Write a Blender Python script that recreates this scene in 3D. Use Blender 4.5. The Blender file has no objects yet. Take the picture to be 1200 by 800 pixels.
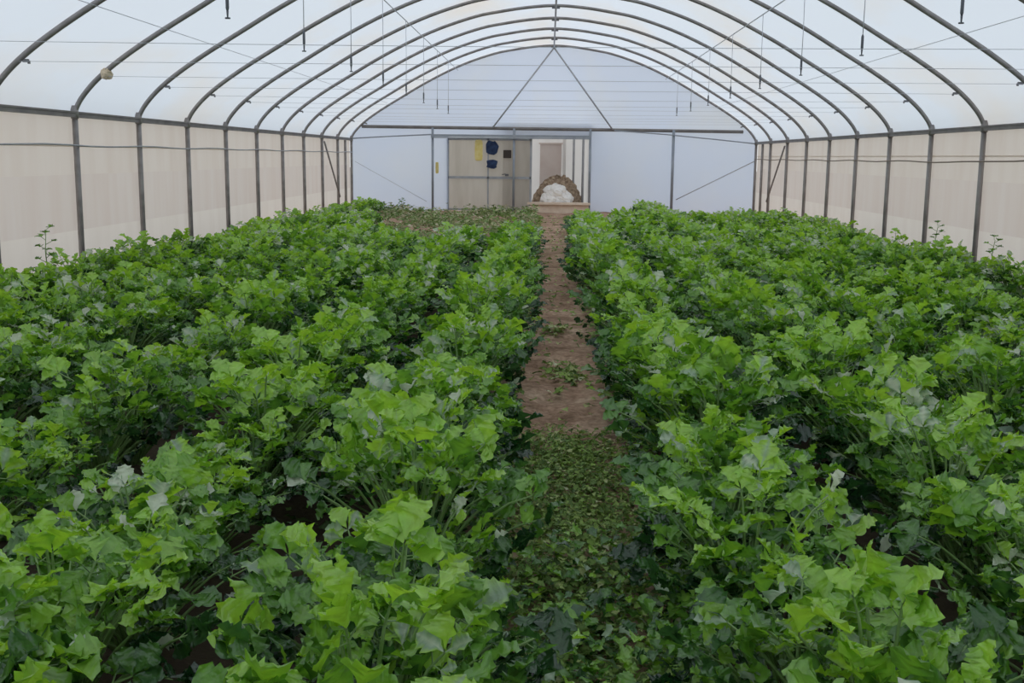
import bpy, math, random
import numpy as np
from mathutils import Vector, Matrix
random.seed(7); rng = np.random.RandomState(11)
C = bpy.context.scene.collection
PI = math.pi

# ------------------------------------------------------------------ camera
F, PITCH, YAW, ROLL, CX, H = 1300.47, .1650, -.0313, .0105, -.0897, 1.5304
EAVE, RIDGE, D0, SP = 1.9617, 4.5299, 12.9602, 2.0282
W = 5.6
YB = D0 + 9*SP                                     # plane of the far wall
YF = -3.2                                          # plane of the near wall behind the camera
_sy, _cy, _sp, _cp = math.sin(YAW), math.cos(YAW), math.sin(PITCH), math.cos(PITCH)
FWD = Vector((_sy*_cp, _cy*_cp, -_sp)); UP0 = Vector((_sy*_sp, _cy*_sp, _cp)); RT0 = Vector((_cy, -_sy, 0))
RT = RT0*math.cos(ROLL) + UP0*math.sin(ROLL); UP = UP0*math.cos(ROLL) - RT0*math.sin(ROLL)
EYE = Vector((CX, 0, H))
cd = bpy.data.cameras.new('camera'); cam = bpy.data.objects.new('camera', cd); C.objects.link(cam)
cd.sensor_width = 36; cd.lens = 36*F/1200; cd.clip_end = 500; cd.clip_start = .05
cam.matrix_world = Matrix(((RT.x, UP.x, -FWD.x, EYE.x), (RT.y, UP.y, -FWD.y, EYE.y), (RT.z, UP.z, -FWD.z, EYE.z), (0, 0, 0, 1)))
bpy.context.scene.camera = cam

def bp(px, py, Y=YB):                              # where a sight line of the photograph meets the plane y = Y
    d = FWD + RT*((px-600)/F) - UP*((py-400)/F)
    return EYE + d*((Y-EYE.y)/d.y)
def pj(p):
    v = Vector(p)-EYE; d = v.dot(FWD)
    return (600+F*v.dot(RT)/d, 400-F*v.dot(UP)/d, d) if d > .1 else (0, 9999, d)

# ------------------------------------------------------------------ materials
def mat(name, col, rough=.6, metal=0, noise=None, bump=0, spec=.5):
    m = bpy.data.materials.new(name); m.use_nodes = True
    nt = m.node_tree; b = nt.nodes['Principled BSDF']
    b.inputs['Base Color'].default_value = (*col, 1); b.inputs['Roughness'].default_value = rough
    b.inputs['Metallic'].default_value = metal; b.inputs['Specular IOR Level'].default_value = spec
    if noise:
        sc_, col2 = noise
        tc = nt.nodes.new('ShaderNodeTexCoord'); n = nt.nodes.new('ShaderNodeTexNoise'); n.inputs['Scale'].default_value = sc_
        n.inputs['Detail'].default_value = 5
        r = nt.nodes.new('ShaderNodeValToRGB'); r.color_ramp.elements[0].position = .35; r.color_ramp.elements[1].position = .65
        r.color_ramp.elements[0].color = (*col, 1); r.color_ramp.elements[1].color = (*col2, 1)
        nt.links.new(tc.outputs['Object'], n.inputs['Vector']); nt.links.new(n.outputs['Fac'], r.inputs['Fac'])
        nt.links.new(r.outputs['Color'], b.inputs['Base Color'])
        if bump:
            bm = nt.nodes.new('ShaderNodeBump'); bm.inputs['Strength'].default_value = bump; bm.inputs['Distance'].default_value = .03
            nt.links.new(n.outputs['Fac'], bm.inputs['Height']); nt.links.new(bm.outputs['Normal'], b.inputs['Normal'])
    return m

def film(name, col, dirt, scale=(1, 1, 1), lo=.5, hi=.8, trans=.8, nscale=1.0):
    """milky greenhouse film: light passes through it diffusely; stains from noise"""
    m = bpy.data.materials.new(name); m.use_nodes = True
    nt = m.node_tree; N = nt.nodes; L = nt.links; N.remove(N['Principled BSDF']); out = N['Material Output']
    tc = N.new('ShaderNodeTexCoord'); mp = N.new('ShaderNodeMapping'); mp.inputs['Scale'].default_value = scale
    n = N.new('ShaderNodeTexNoise'); n.inputs['Scale'].default_value = nscale; n.inputs['Detail'].default_value = 6
    r = N.new('ShaderNodeValToRGB'); e = r.color_ramp.elements
    e[0].position = lo; e[1].position = hi; e[0].color = (*col, 1); e[1].color = (*dirt, 1)
    L.new(tc.outputs['Object'], mp.inputs['Vector']); L.new(mp.outputs['Vector'], n.inputs['Vector']); L.new(n.outputs['Fac'], r.inputs['Fac'])
    t = N.new('ShaderNodeBsdfTranslucent'); d = N.new('ShaderNodeBsdfDiffuse'); mx = N.new('ShaderNodeMixShader')
    mx.inputs['Fac'].default_value = trans
    L.new(r.outputs['Color'], t.inputs['Color']); L.new(r.outputs['Color'], d.inputs['Color'])
    L.new(d.outputs['BSDF'], mx.inputs[1]); L.new(t.outputs['BSDF'], mx.inputs[2])
    g = N.new('ShaderNodeBsdfGlossy'); g.inputs['Roughness'].default_value = .45; g.inputs['Color'].default_value = (1, 1, 1, 1)
    m2 = N.new('ShaderNodeMixShader'); m2.inputs['Fac'].default_value = .04
    L.new(mx.outputs['Shader'], m2.inputs[1]); L.new(g.outputs['BSDF'], m2.inputs[2])
    L.new(m2.outputs['Shader'], out.inputs['Surface'])
    return m

def leafmat(name, stops, trans=.35, rough=.42, spec=.45):
    m = bpy.data.materials.new(name); m.use_nodes = True
    nt = m.node_tree; N = nt.nodes; L = nt.links; b = N['Principled BSDF']; out = N['Material Output']
    at = N.new('ShaderNodeAttribute'); at.attribute_name = 'tint'
    oi = N.new('ShaderNodeObjectInfo')
    mm = N.new('ShaderNodeMath'); mm.operation = 'MULTIPLY_ADD'; mm.inputs[1].default_value = .10; mm.inputs[2].default_value = -.05
    L.new(oi.outputs['Random'], mm.inputs[0])
    ad = N.new('ShaderNodeMath'); ad.operation = 'ADD'; L.new(at.outputs['Fac'], ad.inputs[0]); L.new(mm.outputs[0], ad.inputs[1])
    r = N.new('ShaderNodeValToRGB')
    while len(r.color_ramp.elements) < len(stops): r.color_ramp.elements.new(.5)
    for e, (p, c) in zip(r.color_ramp.elements, stops): e.position = p; e.color = (*c, 1)
    L.new(ad.outputs[0], r.inputs['Fac'])
    tc = N.new('ShaderNodeTexCoord'); n = N.new('ShaderNodeTexNoise'); n.inputs['Scale'].default_value = 30; n.inputs['Detail'].default_value = 3
    L.new(tc.outputs['Object'], n.inputs['Vector'])
    hs = N.new('ShaderNodeHueSaturation'); mr = N.new('ShaderNodeMapRange'); mr.inputs['To Min'].default_value = .75; mr.inputs['To Max'].default_value = 1.25
    L.new(n.outputs['Fac'], mr.inputs['Value']); L.new(mr.outputs['Result'], hs.inputs['Value']); L.new(r.outputs['Color'], hs.inputs['Color'])
    L.new(hs.outputs['Color'], b.inputs['Base Color'])
    b.inputs['Roughness'].default_value = rough; b.inputs['Specular IOR Level'].default_value = spec
    bu = N.new('ShaderNodeBump'); bu.inputs['Strength'].default_value = .6; bu.inputs['Distance'].default_value = .012
    n2 = N.new('ShaderNodeTexNoise'); n2.inputs['Scale'].default_value = 45; L.new(tc.outputs['Object'], n2.inputs['Vector'])
    L.new(n2.outputs['Fac'], bu.inputs['Height']); L.new(bu.outputs['Normal'], b.inputs['Normal'])
    t = N.new('ShaderNodeBsdfTranslucent')
    h2 = N.new('ShaderNodeHueSaturation'); h2.inputs['Value'].default_value = 1.35; h2.inputs['Saturation'].default_value = 1.1; h2.inputs['Hue'].default_value = .49
    L.new(hs.outputs['Color'], h2.inputs['Color']); L.new(h2.outputs['Color'], t.inputs['Color'])
    mx = N.new('ShaderNodeMixShader'); mx.inputs['Fac'].default_value = trans
    L.new(b.outputs['BSDF'], mx.inputs[1]); L.new(t.outputs['BSDF'], mx.inputs[2]); L.new(mx.outputs['Shader'], out.inputs['Surface'])
    return m

M_STEEL = mat('galvanised_steel', (.24, .225, .22), .5, .3, (6, (.33, .31, .305)))
M_STEEL_L = mat('weathered_steel', (.36, .37, .40), .5, .3, (5, (.44, .45, .48)))
M_STEEL_B = mat('bluish_steel', (.30, .33, .38), .5, .3, (5, (.36, .39, .43)))
M_WIRE = mat('wire', (.50, .53, .58), .5, .3)
M_PLAST = mat('dark_plastic', (.10, .11, .13), .5)
M_BRACK = mat('bracket_steel', (.16, .16, .17), .5, .5)
M_RAIL = mat('dark_rail', (.17, .155, .15), .5, .2, (4, (.23, .215, .20)))
M_ROOF = film('roof_film', (.775, .85, .94), (.80, .765, .71), (1, .45, 1), .48, .78, .82, .55)
M_BACK = film('end_film', (.72, .805, .96), (.77, .83, .92), (1, 1, 1), .45, .8, .80, .6)
M_GABLE = film('gable_film', (.76, .845, 1.0), (.82, .86, .90), (1, 1, 1), .45, .8, .80, .6)
M_SKIRT = film('skirt_film', (.88, .83, .77), (.82, .76, .70), (1, 3, .4), .4, .8, .7, 1.2)
M_NET = film('side_net', (.78, .70, .645), (.82, .76, .715), (1, 2.5, .25), .35, .7, .7, 1.5)
M_NETTOP = film('side_flap', (.84, .78, .72), (.78, .70, .63), (1, 2.5, .4), .4, .8, .7, 1.2)
M_DOORF = film('door_film', (.62, .575, .51), (.50, .455, .39), (3, 1, .5), .4, .75, .6, 1.0)
M_PANEL = film('pale_panel', (.88, .87, .86), (.78, .76, .75), (2, 1, .5), .4, .8, .5, 1.0)
M_PINK = mat('pinkish_panel', (.68, .58, .54), .8, 0, (2, (.74, .66, .62)))
M_SILL = mat('tan_concrete', (.74, .58, .45), .85, 0, (5, (.86, .72, .58)), .3)
M_MOUND = mat('dry_mulch', (.24, .165, .11), .95, 0, (11, (.55, .43, .31)), 1)
M_SACK = mat('white_sacking', (.93, .89, .85), .8, 0, (4, (.97, .95, .92)), .3)
M_NAVY = mat('navy_cloth', (.012, .025, .075), .85, 0, (12, (.03, .06, .14)), .4)
M_YEL = mat('yellow_card', (.78, .62, .18), .7, 0, (9, (.85, .72, .32)))
M_BLACKB = mat('dark_brown_box', (.045, .032, .025), .6)
M_OUT = mat('outside_soil', (.32, .29, .27), .95, 0, (.7, (.27, .28, .24)))

def soilmat():
    m = bpy.data.materials.new('greenhouse_soil'); m.use_nodes = True
    nt = m.node_tree; N = nt.nodes; L = nt.links; b = N['Principled BSDF']; b.inputs['Roughness'].default_value = .95
    b.inputs['Specular IOR Level'].default_value = .15
    tc = N.new('ShaderNodeTexCoord')
    n = N.new('ShaderNodeTexNoise'); n.inputs['Scale'].default_value = 2.2; n.inputs['Detail'].default_value = 8; n.inputs['Roughness'].default_value = .65
    n2 = N.new('ShaderNodeTexNoise'); n2.inputs['Scale'].default_value = 26; n2.inputs['Detail'].default_value = 5
    r = N.new('ShaderNodeValToRGB'); e = r.color_ramp.elements
    e[0].position = .33; e[0].color = (.26, .165, .11, 1); e[1].position = .68; e[1].color = (.62, .46, .34, 1)
    k = r.color_ramp.elements.new(.5); k.color = (.45, .30, .215, 1)
    r2 = N.new('ShaderNodeValToRGB'); e = r2.color_ramp.elements
    e[0].position = .35; e[0].color = (.55, .5, .45, 1); e[1].position = .7; e[1].color = (1.12, 1.1, 1.08, 1)
    mx = N.new('ShaderNodeMix'); mx.data_type = 'RGBA'; mx.blend_type = 'MULTIPLY'; mx.inputs['Factor'].default_value = .8
    for q in (n, n2): L.new(tc.outputs['Object'], q.inputs['Vector'])
    L.new(n.outputs['Fac'], r.inputs['Fac']); L.new(n2.outputs['Fac'], r2.inputs['Fac'])
    L.new(r.outputs['Color'], mx.inputs['A']); L.new(r2.outputs['Color'], mx.inputs['B']); L.new(mx.outputs['Result'], b.inputs['Base Color'])
    # bed colour darkened for shade under the crop; pale trodden soil on the path
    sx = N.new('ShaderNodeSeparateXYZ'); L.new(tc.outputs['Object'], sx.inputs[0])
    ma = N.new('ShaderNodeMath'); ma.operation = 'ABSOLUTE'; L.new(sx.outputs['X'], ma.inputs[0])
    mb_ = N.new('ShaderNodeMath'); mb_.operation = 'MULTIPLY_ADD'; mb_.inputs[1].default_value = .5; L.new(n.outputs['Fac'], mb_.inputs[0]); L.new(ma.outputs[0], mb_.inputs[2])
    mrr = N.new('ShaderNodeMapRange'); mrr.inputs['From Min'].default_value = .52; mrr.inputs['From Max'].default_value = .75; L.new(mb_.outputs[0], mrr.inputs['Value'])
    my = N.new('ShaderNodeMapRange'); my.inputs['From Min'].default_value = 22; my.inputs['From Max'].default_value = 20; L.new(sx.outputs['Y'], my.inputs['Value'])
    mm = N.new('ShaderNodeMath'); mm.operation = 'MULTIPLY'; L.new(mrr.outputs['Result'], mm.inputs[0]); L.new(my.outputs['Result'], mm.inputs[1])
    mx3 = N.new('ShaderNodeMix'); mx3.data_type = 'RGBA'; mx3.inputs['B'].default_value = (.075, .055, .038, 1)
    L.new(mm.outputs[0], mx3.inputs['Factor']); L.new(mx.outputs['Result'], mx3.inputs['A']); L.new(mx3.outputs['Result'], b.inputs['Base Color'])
    bu = N.new('ShaderNodeBump'); bu.inputs['Strength'].default_value = .8; bu.inputs['Distance'].default_value = .02
    L.new(n2.outputs['Fac'], bu.inputs['Height']); L.new(bu.outputs['Normal'], b.inputs['Normal'])
    return m
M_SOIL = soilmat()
M_LEAF = leafmat('celery_leaf', [(0, (.014, .050, .018)), (.28, (.050, .140, .036)), (.52, (.155, .35, .050)), (.80, (.345, .60, .078)), (.91, (.38, .62, .09)), (.95, (.33, .46, .30)), (1, (.62, .68, .52))], .40, .27, .9)  # palest stops put glints and pale leaf undersides into the colour
M_STALK = mat('celery_stalk', (.16, .28, .07), .4, 0, (12, (.25, .38, .14)))
M_WEED = leafmat('trodden_weed', [(0, (.06, .11, .028)), (.4, (.15, .24, .06)), (.7, (.27, .40, .09)), (.9, (.46, .50, .22)), (1, (.66, .66, .48))], .2, .6, .3)
M_DRY = leafmat('dry_weed', [(0, (.12, .20, .06)), (.5, (.25, .38, .12)), (.8, (.46, .45, .27)), (1, (.66, .60, .46))], .2, .6, .3)

# ------------------------------------------------------------------ mesh helpers
class MB:
    def __init__(s): s.v = []; s.f = []; s.mi = []
    def add(s, v, f, m=0):
        o = len(s.v); s.v += [tuple(p) for p in v]; s.f += [tuple(i+o for i in q) for q in f]; s.mi += [m]*len(f)
    def box(s, c, d, m=0, R=None):
        v = [Vector((x*d[0]/2, y*d[1]/2, z*d[2]/2)) for x in (-1, 1) for y in (-1, 1) for z in (-1, 1)]
        if R: v = [R @ p for p in v]
        s.add([p+Vector(c) for p in v], [(0, 1, 3, 2), (4, 6, 7, 5), (0, 4, 5, 1), (2, 3, 7, 6), (0, 2, 6, 4), (1, 5, 7, 3)], m)
    def tube(s, pts, r, n=8, m=0, cap=True):
        pts = [Vector(p) for p in pts]; rs = r if isinstance(r, (list, tuple)) else [r]*len(pts)
        v = []; f = []; up = None
        for i, p in enumerate(pts):
            t = (pts[min(i+1, len(pts)-1)] - pts[max(i-1, 0)]).normalized()
            if up is None: up = Vector((0, 1, 0)) if abs(t.y) < .8 else Vector((0, 0, 1))
            a = t.cross(up).normalized(); b = a.cross(t).normalized(); up = b
            for k in range(n):
                q = 2*PI*k/n; v.append(p + a*math.cos(q)*rs[i] + b*math.sin(q)*rs[i])
        for i in range(len(pts)-1):
            for k in range(n):
                f.append((i*n+k, i*n+(k+1) % n, (i+1)*n+(k+1) % n, (i+1)*n+k))
        if cap: f.append(tuple(reversed(range(n)))); f.append(tuple(range((len(pts)-1)*n, len(pts)*n)))
        s.add(v, f, m)
    def build(s, name, mats, parent=None, smooth=False, loc=None):
        me = bpy.data.meshes.new(name); me.from_pydata(s.v, [], s.f)
        for m in (mats if isinstance(mats, (list, tuple)) else [mats]): me.materials.append(m)
        if len(me.materials) > 1: me.polygons.foreach_set('material_index', s.mi)
        if smooth: me.polygons.foreach_set('use_smooth', [True]*len(me.polygons))
        me.update(); o = bpy.data.objects.new(name, me); C.objects.link(o)
        if parent: o.parent = parent
        if loc: o.location = loc
        return o
def tag(o, label=None, cat=None, group=None, kind=None):
    if label: o['label'] = label
    if cat: o['category'] = cat
    if group: o['group'] = group
    if kind: o['kind'] = kind
    return o
def thing(name, loc, label, cat, group=None):
    o = bpy.data.objects.new(name, None); o.location = loc; o.empty_display_size = .1; C.objects.link(o)
    return tag(o, label, cat, group)
ORD = 'first second third fourth fifth sixth seventh eighth ninth tenth eleventh twelfth thirteenth fourteenth fifteenth sixteenth seventeenth eighteenth nineteenth twentieth'.split()
def ordi(k):
    if k < 20: return ORD[k]
    n = k+1; t = {2: 'twent', 3: 'thirt', 4: 'fort', 5: 'fift', 6: 'sixt', 7: 'sevent', 8: 'eight', 9: 'ninet'}[n//10]
    return t+'ieth' if n % 10 == 0 else t+'y-'+ORD[n % 10-1]

# ------------------------------------------------------------------ the shell
PROF = [(0, 1), (.1, .985), (.2, .952), (.29, .912), (.42, .818), (.536, .706), (.65, .575), (.743, .455), (.82, .355), (.875, .278), (.92, .208), (.955, .143), (.98, .083), (.993, .04), (1, 0)]
def arch(off=0, n=4):
    """points of the hoop from left eave over the ridge to right eave; off = outward offset"""
    xs = np.array([p[0] for p in PROF]); hs = np.array([p[1] for p in PROF])
    half = []
    for i in range(len(PROF)-1):
        for k in range(n):
            t = k/n; p0 = PROF[max(i-1, 0)]; p1 = PROF[i]; p2 = PROF[i+1]; p3 = PROF[min(i+2, len(PROF)-1)]
            if i == 0: p0 = (-PROF[1][0], PROF[1][1])
            if i == len(PROF)-2: p3 = (1.0, -.05)
            half.append(tuple(.5*((2*b)+(-a+c)*t+(2*a-5*b+4*c-d)*t*t+(-a+3*b-3*c+d)*t**3) for a, b, c, d in zip(p0, p1, p2, p3)))
    half.append((1.0, 0.0))
    pts = [Vector((-x*W, 0, EAVE+h*(RIDGE-EAVE))) for x, h in reversed(half)] + [Vector((x*W, 0, EAVE+h*(RIDGE-EAVE))) for x, h in half[1:]]
    if off:
        res = []
        for i, p in enumerate(pts):
            t = (pts[min(i+1, len(pts)-1)]-pts[max(i-1, 0)]).normalized(); res.append(p+Vector((-t.z, 0, t.x))*off)
        pts = res
    return pts
def roof_h(x):
    a = abs(x)/W; xs = [p[0] for p in PROF]; hs = [p[1] for p in PROF]
    return EAVE+float(np.interp(a, xs, hs))*(RIDGE-EAVE)

A = arch(.045)
ys = [YF + (YB-YF)*k/24 for k in range(25)]
mb = MB(); n = len(A)
mb.add([(p.x, y, p.z) for y in ys for p in A], [(j*n+i, j*n+i+1, (j+1)*n+i+1, (j+1)*n+i) for j in range(24) for i in range(n-1)])
tag(mb.build('ceiling', M_ROOF, smooth=True), kind='structure')
for side, s in (('left', -1), ('right', 1)):
    mb = MB(); zs = [-.15, .5, .62, 1.27, 1.60, EAVE+.03]; mi = [0, 0, 1, 2, 2]
    x = s*(W+.05)
    for k in range(5):
        for j in range(24):
            xo = .012*s*math.sin(j*1.7+k)
            mb.add([(x, ys[j], zs[k]), (x, ys[j+1], zs[k]), (x, ys[j+1], zs[k+1]), (x, ys[j], zs[k+1])], [(0, 1, 2, 3)], mi[k])
    mb.box((x-s*.004, (YF+YB)/2, 1.60), (.006, YB-YF, .02), 0)      # hem where the sheets overlap
    tag(mb.build('wall_'+side, [M_SKIRT, M_NET, M_NETTOP]), kind='structure')

OPX0, OPX1 = bp(622, 200).x, bp(691, 200).x; OPZ = bp(655, 160).z
ZBEAM = bp(650, 151).z
def end_wall(name, y, opening, gable=True):
    mb = MB(); xl, xr = -W-.05, W+.05
    if opening:
        x0, x1, zt = opening
        for a, b, c, d in ((xl, x0, -.15, ZBEAM), (x1, xr, -.15, ZBEAM), (x0, x1, zt, ZBEAM)):
            b1 = min(b, xr)
            mb.add([(a, y, c), (b1, y, c), (b1, y, d), (a, y, d)], [(0, 1, 2, 3)], 0)
    else: mb.add([(xl, y, -.15), (xr, y, -.15), (xr, y, ZBEAM), (xl, y, ZBEAM)], [(0, 1, 2, 3)], 0)
    top = [p for p in A if p.z > ZBEAM]
    poly = [(top[0].x, y, ZBEAM)] + [(p.x, y, p.z) for p in top] + [(top[-1].x, y, ZBEAM)]
    mb.add(poly, [tuple(reversed(range(len(poly))))], 1)
    return tag(mb.build(name, [M_BACK, M_GABLE]), kind='structure')
# the lower corners of the end sheet beyond the arch are cut: rebuild with arch-limited width
XLIM = W+.05
end_wall('wall_back', YB+.09, (bp(525, 200).x, OPX1, OPZ))
end_wall('wall_front', YF, None)

# soil floor, raised lightly along the planted rows
def ground_z(x, y):
    z = .02*math.cos((abs(x-.02)-.58)*2*PI/.82) if abs(x) > .25 else -.012
    z += .018*math.sin(x*3.1+y*1.7)*math.sin(y*2.3-x) + .01*math.sin(x*9+y*7.1)*math.cos(y*5.3)
    return z
gx = np.concatenate([np.linspace(-6.2, -.8, 55), np.linspace(-.75, .8, 32), np.linspace(.9, 6.2, 55)])
gy = np.concatenate([np.linspace(YF-.3, 2, 25), np.linspace(2.06, 14, 200), np.linspace(14.2, YB+.6, 90)])
foot = [(random.uniform(-.15, .22), random.uniform(3, 26), random.uniform(.06, .12)) for _ in range(70)]
foot += [(bp(660, 463).x*0+.04, 7.1, .11), (.03, 8.4, .1)]
mb = MB(); nx = len(gx); vs = []
for y in gy:
    for x in gx:
        z = ground_z(x, y)
        if abs(x-.03) < .4:
            z += random.uniform(-.006, .006) if y < 13 else 0
            for fx, fy, fr in foot:
                if abs(y-fy) < .3:
                    q = ((x-fx)/fr)**2 + ((y-fy)/(fr*1.5))**2
                    z -= .035*math.exp(-q)
        vs.append((x, y, z))
mb.add(vs, [(j*nx+i, j*nx+i+1, (j+1)*nx+i+1, (j+1)*nx+i) for j in range(len(gy)-1) for i in range(nx-1)])
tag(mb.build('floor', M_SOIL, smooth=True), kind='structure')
mb = MB(); mb.add([(-120, -80, -.2), (120, -80, -.2), (120, 160, -.2), (-120, 160, -.2)], [(0, 1, 2, 3)])
tag(mb.build('ground', M_OUT), kind='structure')

# ------------------------------------------------------------------ hoops
TW = EAVE+.47                                       # height of the cross wires
def x_at(z):
    xs = np.linspace(0, W, 400); return float(xs[np.argmin([abs(roof_h(x)-z) for x in xs])])
XW = x_at(TW)
def zg(z): return z
def make_hoop(y, label, first=[None]):
    if first[0] is None:
        t = thing('arch_hoop', (0, y, 0), label, 'hoop', 'steel hoops of the tunnel')
        m = MB(); m.tube(arch(0), .031, 8); m.build('arch_tube', M_STEEL, t, True)
        for s in (-1, 1):
            m = MB(); m.tube([(s*W, 0, -.12), (s*W, 0, .9), (s*W, 0, EAVE)], .036, 8); p = m.build('post', M_STEEL, t, True)
            m = MB(); m.tube([(s*W, 0, EAVE-.05), (s*W, 0, EAVE+.10)], .047, 8); m.build('sleeve', M_STEEL, p, True)
            m = MB(); m.box((s*(XW-.03), 0, TW-.03), (.06, .02, .03)); m.box((s*(XW-.06), 0, TW-.045), (.02, .02, .03)); m.build('wire_bracket', M_BRACK, t)
        m = MB(); m.box((0, 0, RIDGE-.045), (.16, .05, .03)); m.build('ridge_clamp', M_BRACK, t)
        first[0] = t; return t
    r = first[0].copy(); C.objects.link(r); r.location = (0, y, 0); r['label'] = label
    for ch in first[0].children:
        c = ch.copy(); C.objects.link(c); c.parent = r
        for g in ch.children:
            d = g.copy(); C.objects.link(d); d.parent = c
    return r
for j in range(-2, 10):
    k = 9-j
    lab = ('grey steel hoop arching against the far end wall' if k == 0 else
           f'curved grey steel hoop spanning the tunnel, {ordi(k)} counting from the far end wall')
    make_hoop(D0+SP*j, lab)
for j in range(-2, 10):
    k = 9-j; y = D0+SP*j - .06
    if j == 9: continue
    m = MB(); sag = random.uniform(.0, .03)
    m.tube([((XW+.02)*u, y+.02, TW-.04-sag*(1-u*u)) for u in [q/8-1 for q in range(17)]], .0024, 5)
    tag(m.build('cross_wire', M_WIRE), f'thin grey wire stretched level across the tunnel at the {ordi(k)} hoop from far wall', 'wire', 'level cross wires under the roof')
# intermediate posts in the last bay
for s, px in ((-1, 404), (1, 895)):
    yy = YB-.95
    m = MB(); m.tube([(s*W, yy, -.1), (s*W, yy, EAVE-.04)], .034, 8)
    tag(m.build('wall_post', M_STEEL, smooth=True), f'extra slim steel post in the {"left" if s < 0 else "right"} side wall, just before the far corner', 'post')
    m = MB(); m.tube([(s*(W-.05), D0+SP*7+.05, EAVE-.12), (s*(W-.05), D0+SP*8-.05, .45)], .022, 6)
    tag(m.build('diagonal_brace', M_STEEL, smooth=True), f'slanting steel brace between two posts near the far end of the {"left" if s < 0 else "right"} side wall', 'brace')
    # eave rail and side cable
    m = MB(); m.box((s*(W+.0), (YF+YB)/2, EAVE-.01), (.055, YB-YF-.1, .05)); m.box((s*(W-.03), (YF+YB)/2, EAVE+.022), (.02, YB-YF-.1, .02))
    tag(m.build('eave_rail', M_RAIL), f'dark horizontal steel rail along the top of the {"left" if s < 0 else "right"} side wall', 'rail')
    pts = []
    for q in range(60):
        y = YF+.2+(YB-YF-.3)*q/59
        z = (1.615 if s < 0 else 1.53+.2*max(0, (15-y)/9 if y < 15 else 0)) - .02*math.sin(q*.6)**2
        pts.append((s*(W-.055), y, min(z, 1.85)))
    m = MB(); m.tube(pts, .011, 6)
    tag(m.build('side_cable', M_STEEL_L if s < 0 else mat('brown_rope', (.25, .2, .16), .8), smooth=True),
        'thin straight grey cable running along the left side wall below the rail' if s < 0 else 'brownish rope running along the right side wall, rising towards the camera', 'cable')
# lengthwise wires under the roof
m = MB(); m.tube([(0, D0-3*SP, RIDGE-.05), (0, YB, RIDGE-.05)], .02, 6)
tag(m.build('ridge_pipe', M_STEEL_L, smooth=True), 'straight steel pipe running lengthwise under the ridge of the roof', 'pipe')
for x, w in ((-4.45, 'lowest lengthwise wire on the left slope of the roof'), (4.45, 'lowest lengthwise wire on the right slope of the roof')):
    m = MB(); m.tube([(x, YF+.1, roof_h(x)-.045), (x, YB-.05, roof_h(x)-.045)], .004, 5)
    tag(m.build('lengthwise_wire', M_WIRE), 'thin grey wire, '+w, 'wire', 'lengthwise roof wires')
for x, w in ((-2.62, 'left'), (3.05, 'right')):
    m = MB(); m.tube([(x, 5, roof_h(x)-.10), (x, YB-.1, roof_h(x)-.10)], .008, 6)
    tag(m.build('water_line', M_WIRE, smooth=True), f'slim water pipe hung lengthwise under the {w} slope of the roof, feeding the sprinklers', 'pipe', 'overhead water pipes')
def hanger(x, y, label, first={}):
    zt = roof_h(x)-.10; zb = H+1.10
    key = x
    if key not in first:
        t = thing('hanging_sprinkler', (x, y, zt), label, 'sprinkler', 'sprinklers hanging from the roof')
        m = MB(); m.tube([(0, 0, 0), (.004, 0, (zb-zt)/2), (0, 0, zb-zt+.12)], .0045, 6); m.build('drop_tube', M_WIRE, t, True)
        m = MB(); m.tube([(0, 0, zb-zt+.15), (0, 0, zb-zt+.13), (0, 0, zb-zt+.02), (0, 0, zb-zt)], [.006, .014, .014, .008], 8); w_ = m.build('weight', M_PLAST, t, True)
        m = MB(); m.tube([(0, 0, zb-zt), (0, 0, zb-zt-.05)], [.010, .006], 8); m.tube([(0, 0, zb-zt-.05), (0, 0, zb-zt-.06)], .022, 8); m.build('nozzle', M_PLAST, t, True)
        first[key] = t; return
    r = first[key].copy(); C.objects.link(r); r.location = (x, y, zt); r['label'] = label
    for ch in first[key].children:
        c = ch.copy(); C.objects.link(c); c.parent = r
for x, w in ((-2.62, 'left'), (3.05, 'right')):
    for k in range(8):
        hanger(x, 8.9+2.75*k, f'thin sprinkler tube hanging from the roof, {ordi(k)} from the camera in the {w} line')

# ------------------------------------------------------------------ far end frame
def px_pt(px, py, dy=-.0): return bp(px, py, YB+dy)
y0 = YB+.02
m = MB(); a, b = bp(424, 148, y0), bp(871, 154.5, y0); m.tube([a, b], .045, 8)
tag(m.build('gable_beam', M_RAIL, smooth=True), 'dark horizontal beam across the far end wall at the foot of the gable', 'beam')
for (tx, ty, txt) in ((577, 150, 'left'), (718, 152, 'right')):
    p = bp(tx, ty, y0-.05); m = MB(); m.tube([(0, y0-.05, RIDGE-.06), p], .022, 6)
    tag(m.build('gable_brace', M_STEEL_L, smooth=True), f'slim grey pipe sloping from the ridge down to the {txt} part of the gable beam', 'brace', 'two sloping gable pipes')
for px, w in ((507, 'left of the beige sliding door'), (602, 'in front of the beige sliding door'), (691, 'at the right edge of the open doorway'), (788, 'in the white sheet right of the doorway')):
    q = bp(px, 200, y0-.04); m = MB(); m.tube([(q.x, y0-.04, -.12), (q.x, y0-.04, ZBEAM)], .034 if px != 788 else .04, 8)
    tag(m.build('end_post', M_STEEL_B, smooth=True), f'upright grey steel post of the far wall, {w}', 'post', 'upright posts of the far wall')
a, b = bp(505, 159, y0-.09), bp(692, 160, y0-.09); m = MB(); m.box(((a.x+b.x)/2, a.y, (a.z+b.z)/2), (b.x-a.x, .05, .07))
m.box(((a.x+b.x)/2, a.y-.03, a.z-.045), (b.x-a.x, .015, .03))
tag(m.build('door_track', M_STEEL_B), 'grey sliding door track above the doorway in the far wall', 'track')
m = MB(); m.tube([bp(413, 162, y0-.1), bp(450, 160, y0-.1), bp(505, 157.5, y0-.1)], .018, 6)
tag(m.build('end_cable', M_STEEL_B, smooth=True), 'thin bar from the left corner post to the sliding door track', 'cable')
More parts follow.
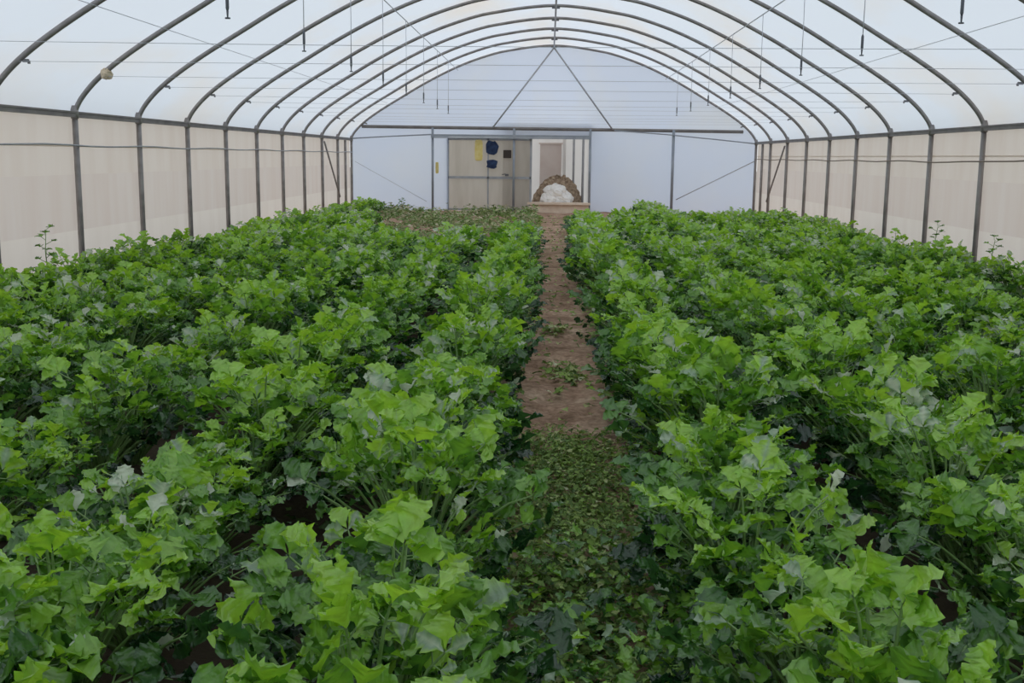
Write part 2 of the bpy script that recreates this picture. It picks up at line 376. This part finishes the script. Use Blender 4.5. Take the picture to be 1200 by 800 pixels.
m = MB(); m.tube([bp(886, 168.5, y0-.1), bp(840, 163.5, y0-.1), bp(780, 157.5, y0-.1), bp(720, 153, y0-.1)], .016, 6)
tag(m.build('end_cable', M_STEEL_B, smooth=True), 'sagging cable from the right corner post up to the gable beam', 'cable')
m = MB(); m.tube([bp(884, 189, y0-.02), bp(792, 234, y0-.02)], .012, 6)
tag(m.build('diagonal_wire', M_STEEL_L, smooth=True), 'thin wire slanting across the white sheet right of the doorway', 'wire')
m = MB(); m.tube([bp(416, 189, y0-.02), bp(500, 236, y0-.02)], .006, 6)
tag(m.build('diagonal_wire', M_WIRE, smooth=True), 'faint thin wire slanting across the white sheet left of the doorway', 'wire')

# sliding door (slid open to the left) made of beige film in a steel frame
yd = YB+.13
x0, x1 = bp(525, 200, yd).x, bp(622, 200, yd).x; zt = bp(570, 162, yd).z; zb = .03; zm = bp(570, 208, yd).z
d = thing('door_1', ((x0+x1)/2, yd, 0), 'beige film sliding door in a steel frame, slid open beside the doorway', 'door')
d['kind'] = 'structure'; ox = (x0+x1)/2
m = MB(); m.add([(x0-ox, .02, zb), (x1-ox, .02, zb), (x1-ox, .02, zt), (x0-ox, .02, zt)], [(0, 1, 2, 3)]); m.build('door_film', M_DOORF, d)
m = MB()
for x in (x0, bp(572, 200, yd).x, x1): m.box((x-ox, 0, (zb+zt)/2), (.06 if x != bp(572, 200, yd).x else .04, .04, zt-zb))
for z in (zb+.03, zm, zt-.03): m.box((0, -.002, z), (x1-x0, .036, .055 if z != zm else .07))
m.build('door_frame', M_STEEL_L, d)
q = bp(594, 205, yd); m = MB(); m.box((q.x-ox, -.05, q.z), (.10, .05, .06)); m.tube([(q.x-ox-.03, -.08, q.z+.03), (q.x-ox-.14, -.08, q.z+.01)], .012, 6); m.build('latch', M_BRACK, d)
def quad_item(name, px0, py0, px1, py1, mt, label, cat, th=.02, jag=0, yy=YB+.075):
    a, b = bp(px0, py0, yy), bp(px1, py1, yy); w, h = b.x-a.x, a.z-b.z
    m = MB(); N_ = 14; out = []
    for i in range(N_):
        t = 2*PI*i/N_+.1
        c, s_ = math.cos(t), math.sin(t); e = .35 if jag == 0 else .75
        out.append((math.copysign(abs(c)**e, c)*w/2*(1-jag*random.random()*.35), math.copysign(abs(s_)**e, s_)*h/2*(1-jag*random.random()*.25)))
    v = [(x, -th, z) for x, z in out]+[(x*1.03, th, z*1.03) for x, z in out]+[(0, -th*1.7, 0)]
    f = [(i, (i+1) % N_, 2*N_) for i in range(N_)]+[((i+1) % N_, i, N_+i, N_+(i+1) % N_) for i in range(N_)]+[tuple(range(N_, 2*N_))]
    m.add(v, f); o = m.build(name, mt, loc=((a.x+b.x)/2, yy, (a.z+b.z)/2)); return tag(o, label, cat)
quad_item('yellow_card', 556.5, 164, 565.5, 188, M_YEL, 'upright yellow card hanging on the upper part of the beige door', 'card', .006)
quad_item('navy_cloth', 568.5, 163.5, 584.5, 182.5, M_NAVY, 'larger dark blue cloth hanging on the beige door, beside the yellow card', 'cloth', .03, 1)
quad_item('navy_cloth', 568.5, 186, 584.5, 198, M_NAVY, 'smaller dark blue cloth hanging just below the larger blue one', 'cloth', .03, 1)
m = MB(); q = bp(594.5, 180.5, YB+.06); m.box((q.x, q.y, q.z), (.22, .07, .22)); m.box((q.x, q.y-.04, q.z), (.16, .02, .16))
tag(m.build('control_box', M_BLACKB), 'small dark brown box fixed on the beige door beside the blue cloths', 'box')
quad_item('yellow_tag', 510.3, 190, 514, 203, M_YEL, 'small narrow yellow tag hanging on the white sheet left of the door', 'tag', .004)

# threshold and what lies beyond the doorway
yt = YB+.05
a, b = bp(621, 243, yt), bp(690, 243, yt)
m = MB(); m.box(((a.x+b.x)/2, yt+.05, .075), (b.x-a.x-.02, .5, .40)); m.box(((a.x+b.x)/2-.02, yt-.22, .255), (b.x-a.x+.1, .12, .06))
s_ = tag(m.build('doorstep', M_SILL), 'low tan concrete step at the open doorway in the far wall', 'step')
# porch behind the doorway: pale panels on posts, a pinkish panel at its end
yp = YB+4.2
pl, pr = bp(600, 200, YB+.3).x, bp(697, 200, YB+.3).x
for s, x in (('left', pl-.25), ('right', bp(693, 200, YB+.14).x)):
    m = MB(); m.add([(x, YB+.14, -.1), (x, yp, -.1), (x, yp, 2.45), (x, YB+.14, 2.45)], [(0, 1, 2, 3)]); tag(m.build('wall_porch_'+s, M_PANEL), kind='structure')
m = MB(); m.add([(pl-.4, YB+.14, 2.45), (bp(693, 200, YB+.14).x, YB+.14, 2.45), (bp(693, 200, YB+.14).x, yp, 2.45), (pl-.4, yp, 2.45)], [(0, 1, 2, 3)]); tag(m.build('ceiling_porch', M_PANEL), kind='structure')
m = MB(); m.add([(pl-.4, yp, -.1), (bp(693, 200, YB+.14).x, yp, -.1), (bp(693, 200, YB+.14).x, yp, 2.45), (pl-.4, yp, 2.45)], [(0, 1, 2, 3)]); tag(m.build('wall_porch_end', M_PANEL), kind='structure')
a, b = bp(633, 168, yp-.05), bp(657, 240, yp-.05)
m = MB(); m.box(((a.x+b.x)/2, yp-.05, (a.z)/2), (b.x-a.x, .04, a.z)); m.box(((a.x+b.x)/2, yp-.08, a.z), (b.x-a.x+.08, .06, .05)); 
tag(m.build('porch_screen', M_PINK), 'pinkish beige panel at the back of the porch behind the open doorway', 'panel')
m = MB()
mp_ = bp(661, 200, yp-.1); m.box((mp_.x, yp-.1, 1.15), (.10, .06, 2.4)); tag(m.build('porch_post', M_PANEL), 'pale upright post beside the pinkish panel behind the doorway', 'post')
for px, yy, w in ((672, YB+2.6, 'farther'), (683, YB+1.3, 'nearer')):
    q = bp(px, 200, yy); m = MB(); m.tube([(q.x, yy, -.05), (q.x+.0, yy, 2.4)], .035, 8)
    tag(m.build('porch_post', M_STEEL_L, smooth=True), f'{w} grey pipe post at the right side of the porch behind the doorway', 'post')
# mulch heap and white sacks in it
def blob(name, c, r, mt, amp, seed, n1=20, n2=12, half=True, jag=0):
    rr = random.Random(seed); ph = [rr.uniform(0, 6.28) for _ in range(8)]
    m = MB(); v = []; f = []
    for i in range(n2+1):
        th = (PI/2 if half else PI)*i/n2
        for k in range(n1):
            p = 2*PI*k/n1
            q = 1+amp*(math.sin(3*p+ph[0]+2*th)+.7*math.sin(5*p+ph[1]-3*th)+.5*math.sin(9*p+ph[2]+5*th))/2 + jag*rr.uniform(-1, 1)
            v.append((r[0]*q*math.sin(th)*math.cos(p), r[1]*q*math.sin(th)*math.sin(p), r[2]*q*math.cos(th)))
    for i in range(n2):
        for k in range(n1): f.append((i*n1+k, (i+1)*n1+k, (i+1)*n1+(k+1) % n1, i*n1+(k+1) % n1))
    m.add(v, f); return m.build(name, mt, smooth=jag == 0, loc=c)
ym = YB+1.5
a, b = bp(624, 240, ym), bp(684, 240, ym); ztop = bp(650, 206, ym).z
o = blob('mulch_heap', ((a.x+b.x)/2-.03, ym, -.03), ((b.x-a.x)*.50, .7, ztop), M_MOUND, .06, 3, 40, 22, True, .05)
tag(o, 'heap of dry brown mulch behind the open doorway', 'heap')
ysk = YB+.62
for px0, px1, pyt, pyb, sd, lab in ((634, 652, 226, 243, 1, 'crumpled white sack at the left of the white pile behind the doorstep'), (650, 670, 225, 243, 2, 'crumpled white sack at the right of the white pile behind the doorstep'), (639, 663, 217, 232, 4, 'crumpled white sack on top of the pile, before the brown heap')):
    a, b = bp(px0, pyt, ysk), bp(px1, pyb, ysk)
    o = blob('white_sack', ((a.x+b.x)/2, ysk+(.02 if sd == 4 else 0), (a.z+b.z)/2), ((b.x-a.x)*.54, .24, (a.z-b.z)*.58), M_SACK, .2, sd, 22, 14, False, .06)
    tag(o, lab, 'sack', 'white sacks in the doorway')

q = Vector((-XW, D0-.01, TW-.03)); o = blob('pale_rag', tuple(q+Vector((.02, 0, .02))), (.07, .05, .06), mat('straw_cloth', (.62, .52, .38), .9), .25, 9, 12, 8, False, .12)
tag(o, 'small pale rag knotted round a curved hoop above the left side wall', 'rag')

# ------------------------------------------------------------------ celery plants
HALF = [(0, .0), (.22, .11), (.40, .31), (.56, .47), (.60, .385), (.73, .43), (.765, .30), (.88, .27), (.905, .15), (1.0, 0)]
HALF_LO = [(0, 0), (.36, .24), (.58, .46), (.68, .34), (.86, .28), (1, 0)]
class Foliage:
    def __init__(s): s.v = []; s.f = []; s.t = []
    def leaflet(s, base, d, nrm, size, tint, rr, lo=False, wid=1.0):
        d = d.normalized(); side = d.cross(nrm)
        if side.length < 1e-4: side = Vector((1, 0, 0))
        side.normalize(); nrm = side.cross(d).normalized()
        H_ = HALF_LO if lo else HALF
        fold = rr.uniform(.0, .75); bend = rr.uniform(-.1, .75); cup = rr.uniform(-.3, .3); o = len(s.v); n = len(H_)
        tw = rr.uniform(-.3, .3); ph = rr.uniform(0, 6)
        for sg in (0, -1, 1):
            for i, (t, w) in enumerate(H_):
                w2 = w*wid*(1+rr.uniform(-.15, .15))
                z = -bend*t*t*.6 + (fold*w2 + cup*w2*w2 if sg else 0) + tw*sg*w2*t + (.085*math.sin(ph*sg+i*2.1) if sg else 0)
                s.v.append(tuple(base + d*(t*size) + side*(sg*w2*size) + nrm*(z*size)))
                s.t.append(min(1, max(0, tint + (.05 if sg == 0 else -.03))))
        for k, sg in ((1, -1), (2, 1)):
            for i in range(n-1):
                a, b, c, e = o+i, o+i+1, o+k*n+i+1, o+k*n+i
                if i == 0: q = (a, b, c)
                elif i == n-2: q = (a, b, e)
                else: q = (a, b, c, e)
                s.f.append(q if sg > 0 else tuple(reversed(q)))
def mk_plant(seed, lo=False, hgt=.5, rad=.36, nst=44):
    rr = random.Random(seed); F_ = Foliage(); st = MB()
    for i in range(nst):
        u = (i+.5)/nst
        az = i*2.399+rr.uniform(-.5, .5)
        reach = rad*math.sqrt(u)*rr.uniform(.75, 1.15)
        top = hgt*(1.0-.50*u**1.5)*rr.uniform(.72, 1.12)
        if rr.random() < .12: top *= 1.12
        b0 = Vector((.035*math.cos(az)*math.sqrt(u), .035*math.sin(az)*math.sqrt(u), -.02))
        P3 = Vector((reach*math.cos(az), reach*math.sin(az), top))
        P1 = b0+Vector((.12*reach*math.cos(az), .12*reach*math.sin(az), top*.45)); P2 = P3*.72+Vector((0, 0, top*.22))
        cur = []
        for q in range(6):
            t = q/5; cur.append(b0*(1-t)**3+P1*3*t*(1-t)**2+P2*3*t*t*(1-t)+P3*t**3)
        st.tube(cur, [.0085, .0075, .006, .005, .0035, .0025], 3 if lo else 5, cap=False)
        out = Vector((math.cos(az), math.sin(az), 0)); dirn = (cur[-1]-cur[-2]).normalized()
        dirn = (dirn*.55 + out*rr.uniform(-.1, .8) + Vector((0, 0, rr.uniform(-.15, .75))) + Vector((rr.uniform(-.35, .35), rr.uniform(-.35, .35), 0))).normalized()
        up = (Vector((0, 0, 1))+Vector((rr.uniform(-.8, .8), rr.uniform(-.8, .8), 0))-out*.25).normalized()
        if abs(dirn.dot(up)) > .9: up = out*-1
        hfac = top/hgt
        # young upper leaves are lighter, outer old ones darker; greyish ones imitate pale undersides and glints
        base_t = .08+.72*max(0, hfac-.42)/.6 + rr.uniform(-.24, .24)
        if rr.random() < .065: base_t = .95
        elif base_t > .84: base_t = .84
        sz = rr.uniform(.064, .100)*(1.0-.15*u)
        side = dirn.cross(up).normalized()
        def lf(p, dd, s_, w=1.0): F_.leaflet(p, dd, up+Vector((rr.uniform(-.25, .25), rr.uniform(-.25, .25), 0)), s_, (1.0 if rr.random() < .028 else min(base_t+rr.uniform(-.13, .10), .95)), rr, lo, w)  # a few near-white leaflets paint in glints on pale curled edges
        tip = cur[-1]
        lf(tip+dirn*sz*.10, dirn, sz*1.05)
        for sg in (-1, 1):
            lf(tip, dirn*.55+side*sg*.85+up*rr.uniform(-.1, .25), sz*.92)
            st.tube([tip, tip+dirn*sz*.1], [.002, .0015], 3, cap=False)
        p2 = cur[-2]*.7+cur[-1]*.3; d2 = (cur[-1]-cur[-2]).normalized()
        s2 = d2.cross(up).normalized()
        for sg in (-1, 1):
            stem_end = p2+s2*sg*sz*.30+d2*sz*.15
            st.tube([p2, stem_end], [.0025, .0015], 3, cap=False)
            dd = d2*.45+s2*sg*.9+Vector((0, 0, rr.uniform(-.3, .15)))
            lf(stem_end, dd, sz*.80)
            if not lo or rr.random() < .5:
                lf(stem_end-dd*.0, dd*.5-s2*sg*.1+d2*.7, sz*.58)
        if rr.random() < .55:
            p3 = cur[-3]*.5+cur[-2]*.5
            for sg in (-1, 1):
                dd = d2*.3+s2*sg*.9; F_.leaflet(p3+s2*sg*.02, dd, up, sz*.55, base_t-.15, rr, lo)
    return F_, st
def fol_mesh(F_, name='foliage'):
    me = bpy.data.meshes.new(name); me.from_pydata(F_.v, [], F_.f); me.materials.append(M_LEAF)
    a = me.attributes.new('tint', 'FLOAT', 'POINT'); a.data.foreach_set('value', F_.t)
    me.polygons.foreach_set('use_smooth', [True]*len(me.polygons)); me.update(); return me
NV = 12
VAR = []
for i in range(NV):
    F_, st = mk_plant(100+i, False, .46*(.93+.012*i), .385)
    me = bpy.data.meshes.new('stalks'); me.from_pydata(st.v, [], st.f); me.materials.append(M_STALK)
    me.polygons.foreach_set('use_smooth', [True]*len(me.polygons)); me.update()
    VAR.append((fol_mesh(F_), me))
LOV = []
for i in range(8):
    F_, st = mk_plant(300+i, True, .44, .375, 32)
    quads = [f for f in F_.f if len(f) == 4]; tris = [f for f in F_.f if len(f) == 3]
    sq = [f for f in st.f]
    LOV.append((np.array(F_.v), np.array(quads), np.array(tris), np.array(F_.t), np.array(st.v), np.array(sq)))

ROWX = [.58+.82*k for k in range(6)]
spots = []
for s in (-1, 1):
    for r, rx in enumerate(ROWX):
        y = 1.55+rng.uniform(0, .3)
        if s < 0: yend = [19.3, 18.7, 17.0, 19.6, 24.0, 29.8][r]
        else: yend = [23.6, 24.4, 28.6, 24.8, 25.4, 26.4][r]
        while y < yend:
            x = s*rx+.03+rng.uniform(-.085, .085)
            wall = 1-.02*r
            sc_ = rng.uniform(.80, 1.18)*wall*(.76+.24*min(1, (yend-y)/3.5))*(.97 if y > 9 else 1)
            if rng.rand() > .035 or y < 3:
                spots.append([s, r, x, y, sc_, rng.uniform(0, 2*PI), rng.randint(NV)])
            y += rng.uniform(.30, .41)
def seen(sp):
    u, v, d_ = pj((sp[2], sp[3], .45))
    rad = .40*F/max(d_, .2)
    return d_ > .3 and -rad*.75 < u < 1200+rad*.75 and v < 800+rad*.75
vis = [sp for sp in spots if seen(sp)]
vis.sort(key=lambda sp: (Vector((sp[2], sp[3], .5))-EYE).length)
near = vis[:300]; ids = set(map(id, near)); rest = [sp for sp in spots if id(sp) not in ids]
cnt = {}
rows_ = {}
for sp in near: rows_.setdefault((sp[0], sp[1]), []).append(sp)
protos = {}
for (s, r), lst in sorted(rows_.items()):
    lst.sort(key=lambda q: q[3])
    side = 'left' if s < 0 else 'right'
    for k, sp in enumerate(lst):
        _, _, x, y, sc_, rz, vi = sp
        size = 'tall' if sc_/(1-.02*r) > 1.07 else ('low' if sc_/(1-.02*r) < .92 else 'bushy')
        lab = f'{size} green celery plant, {ordi(k)} from the camera end in {ORD[r]} row {side} of the path'
        fm, sm = VAR[vi]
        if vi not in protos:
            t = thing('celery_plant', (0, 0, 0), lab, 'plant', 'celery plants in rows')
            for nm, me in (('foliage', fm), ('stalks', sm)):
                o = bpy.data.objects.new(nm, me); C.objects.link(o); o.parent = t
            protos[vi] = t
        else:
            t = protos[vi].copy(); C.objects.link(t); t['label'] = lab
            for ch in protos[vi].children:
                c = ch.copy(); C.objects.link(c); c.parent = t
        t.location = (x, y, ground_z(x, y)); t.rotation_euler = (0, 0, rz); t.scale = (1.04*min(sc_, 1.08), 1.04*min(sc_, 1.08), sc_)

def big_mesh(name, vlist, flist, tlist, mats, mil):
    V = np.concatenate(vlist).astype(np.float32)
    sizes = np.concatenate([np.full(len(f), f.shape[1], np.int32) for f in flist]); loops = np.concatenate([f.ravel() for f in flist]).astype(np.int32)
    me = bpy.data.meshes.new(name); me.vertices.add(len(V)); me.vertices.foreach_set('co', V.ravel())
    me.loops.add(len(loops)); me.loops.foreach_set('vertex_index', loops)
    me.polygons.add(len(sizes)); starts = np.concatenate([[0], np.cumsum(sizes)[:-1]]).astype(np.int32)
    me.polygons.foreach_set('loop_start', starts)
    try: me.polygons.foreach_set('loop_total', sizes)
    except Exception: pass
    for m_ in mats: me.materials.append(m_)
    me.polygons.foreach_set('material_index', np.concatenate([np.full(len(f), i, np.int32) for f, i in zip(flist, mil)]))
    me.polygons.foreach_set('use_smooth', np.ones(len(sizes), bool))
    a = me.attributes.new('tint', 'FLOAT', 'POINT'); a.data.foreach_set('value', np.concatenate(tlist).astype(np.float32))
    me.update(calc_edges=True); me.validate()
    o = bpy.data.objects.new(name, me); C.objects.link(o); return o
vl, fl, tl, ml = [], [], [], []; off = 0
for sp in rest:
    s, r, x, y, sc_, rz, vi = sp
    fv, fq, ft, tt, sv, sf = LOV[vi % 8]; c, s1 = math.cos(rz), math.sin(rz)
    R_ = np.array([[c, s1, 0], [-s1, c, 0], [0, 0, 1]])
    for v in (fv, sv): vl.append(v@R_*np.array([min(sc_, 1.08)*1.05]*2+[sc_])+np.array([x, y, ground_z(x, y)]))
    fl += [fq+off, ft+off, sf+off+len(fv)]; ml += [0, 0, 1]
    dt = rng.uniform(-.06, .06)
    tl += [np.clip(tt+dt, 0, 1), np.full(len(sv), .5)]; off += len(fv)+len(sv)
o = big_mesh('distant_celery', vl, fl, tl, [M_LEAF, M_STALK], ml)
tag(o, 'green celery crop filling the distant rows up to the far end wall', 'crop', None, 'stuff')

# ------------------------------------------------------------------ lone tall shoots rising above the crop
for (x, y, h, sd, lab) in ((bp(471, 250, YB-.7).x, YB-.7, .36, 1, 'lone small weed shoot standing before the white sheet left of the doorway'),
                           (-4.95, 10.6, .80, 2, 'tall thin shoot rising above the crop beside the left side wall'),
                           (4.95, 14.6, .72, 3, 'tall thin shoot rising above the crop between two posts of the right side wall'),
                           (4.9, 12.6, .66, 4, 'pointed shoot rising above the crop close to the right side wall, nearer than the other')):
    rr = random.Random(sd); t = thing('seed_shoot', (x, y, ground_z(x, y)), lab, 'shoot')
    m = MB(); F_ = Foliage(); stem = [(0, 0, -.02), (.01, 0, h*.4), (-.01, .01, h*.75), (.01, 0, h)]
    m.tube(stem, [.008, .006, .005, .003], 5)
    for k in range(12):
        z = h*(.4+.6*k/11); az = k*2.4; dd = Vector((math.cos(az), math.sin(az), .55)).normalized(); e_ = Vector((0, 0, z))+dd*.06
        m.tube([(0, 0, z), e_], .003, 4)
        for q in (-.7, 0, .7):
            d3 = Vector((math.cos(az+q), math.sin(az+q), .4)); F_.leaflet(e_, d3, Vector((0, 0, 1)), .06, .35+rr.uniform(-.1, .25), rr)
    m.build('stem', M_STALK, t, True); o = bpy.data.objects.new('foliage', fol_mesh(F_)); C.objects.link(o); o.parent = t

# ------------------------------------------------------------------ weeds and litter
def scatter(name, pts, mt, label, cat, smin, smax, flat, tint, grass=.3, seed=5):
    rr = random.Random(seed); F_ = Foliage()
    for (x, y, zmax) in pts:
        z = ground_z(x, y)+rr.random()**1.5*zmax+.004
        az = rr.uniform(0, 2*PI); el = rr.uniform(-.2, 1.0)*(1-flat)
        dd = Vector((math.cos(az)*math.cos(el), math.sin(az)*math.cos(el), math.sin(el)))
        up = Vector((rr.uniform(-.5, .5), rr.uniform(-.5, .5), 1)).normalized()
        if rr.random() < grass: F_.leaflet(Vector((x, y, z*.3)), dd, up, rr.uniform(smin, smax)*2.2, tint(rr), rr, True, .10)
        else: F_.leaflet(Vector((x, y, z)), dd, up, rr.uniform(smin, smax), tint(rr), rr, rr.random() < .5)
    me = fol_mesh(F_, name); me.materials[0] = mt
    o = bpy.data.objects.new(name, me); C.objects.link(o); return tag(o, label, cat, None, 'stuff')
R5 = random.Random(5); pts = []
for _ in range(11000):
    y = 2.4+4.3*R5.random()**.85
    if R5.random() > (1 if y < 5.5 else max(0, 1-(y-5.5)/.8)): continue
    x = .04+R5.gauss(0, .20)
    if abs(x) > .6: continue
    pts.append((x, y, .12 if y < 4.4 else .05))
scatter('weeds', pts, M_WEED, 'low trodden weeds and leaf litter covering the near end of the soil path', 'weeds', .014, .042, .3, lambda r: min(1, r.betavariate(2.1, 2.0)), .35, 5)
pts = []
for _ in range(2600):
    y = 2.2+4.6*R5.random()**1.2; sd = R5.choice((-1, 1)); x = .04+sd*(.30+abs(R5.gauss(0, .12)))*(1-.5*R5.random()*max(0, (4.4-y)/2))
    pts.append((x, y, .24 if y < 5 else .14))
for _ in range(1100):
    pts.append((.04+R5.uniform(-.34, .34), 2.5+1.5*R5.random()**1.5, .2))
scatter('low_greens', pts, M_LEAF, 'low leafy side growth along both edges of the near end of the path', 'leaves', .030, .062, .2, lambda r: 1.0 if r.random() < .09 else .12+.72*r.betavariate(1.7, 1.7), .12, 9)
pts = []
for _ in range(2600):
    y = 6+23*R5.random(); side = R5.choice((-1, 1)); x = .03+side*(.30+abs(R5.gauss(0, .07)))
    if R5.random() < .12: x = .03+R5.uniform(-.25, .25)
    pts.append((x, y, .05))
for cx_, cy_ in ((.02, 8.0), (.1, 7.7), (.0, 9.8)):
    for _ in range(60): pts.append((cx_+R5.gauss(0, .07), cy_+R5.gauss(0, .12), .04))
scatter('fallen_leaves', pts, M_WEED, 'fallen and withered leaves lying along both edges of the soil path', 'leaves', .03, .075, .7, lambda r: min(1, r.betavariate(2.2, 1.5)), .2, 6)
pts = []
for _ in range(16000):
    y = 16+15*R5.random()**.8; x = -5.4+5.0*R5.random()
    row = min(range(6), key=lambda k: abs(-x-ROWX[k]))
    if y < [19.3, 18.7, 17.0, 19.6, 24.0, 29.8][row]-.3: continue
    if math.sin(x*2.1+y)+math.sin(y*1.7-x*1.3)+R5.uniform(-1, 1) < -.2: continue
    pts.append((x, y, .20))
scatter('dry_weeds', pts, M_DRY, 'patchy olive weeds on bare soil before the beige door and white sheet', 'weeds', .05, .11, .3, lambda r: r.random(), .45, 7)
pts = []
for _ in range(5200):
    y = 2.2+16*R5.random(); k = R5.randint(0, 5); s = R5.choice((-1, 1)); x = s*(.99+.82*k)+R5.gauss(0, .12)
    pts.append((x, y, .05))
scatter('furrow_litter', pts, M_WEED, 'withered leaves and small weeds lying in the furrows between celery rows', 'leaves', .03, .07, .6, lambda r: min(1, r.betavariate(1.5, 3)), .3, 8)

# ------------------------------------------------------------------ light and colour management
w = bpy.data.worlds.new('sky'); bpy.context.scene.world = w; w.use_nodes = True
nt = w.node_tree; bg = nt.nodes['Background']
tc = nt.nodes.new('ShaderNodeTexCoord'); sx = nt.nodes.new('ShaderNodeSeparateXYZ'); r = nt.nodes.new('ShaderNodeValToRGB')
nt.links.new(tc.outputs['Generated'], sx.inputs[0]); nt.links.new(sx.outputs['Z'], r.inputs['Fac']); nt.links.new(r.outputs['Color'], bg.inputs['Color'])
e = r.color_ramp.elements; e[0].position = 0; e[0].color = (.78, .80, .82, 1); e[1].position = .9; e[1].color = (1.0, 1.0, 1.0, 1)
bg.inputs['Strength'].default_value = 1.0
sc = bpy.context.scene
sc.view_settings.view_transform = 'Standard'; sc.view_settings.look = 'None'; sc.view_settings.gamma = 1
sc.view_settings.exposure = .22; sc.view_settings.use_curve_mapping = False
sc.cycles.max_bounces = 8; sc.cycles.diffuse_bounces = 4; sc.cycles.transmission_bounces = 4; sc.cycles.glossy_bounces = 2
sc.cycles.use_denoising = True
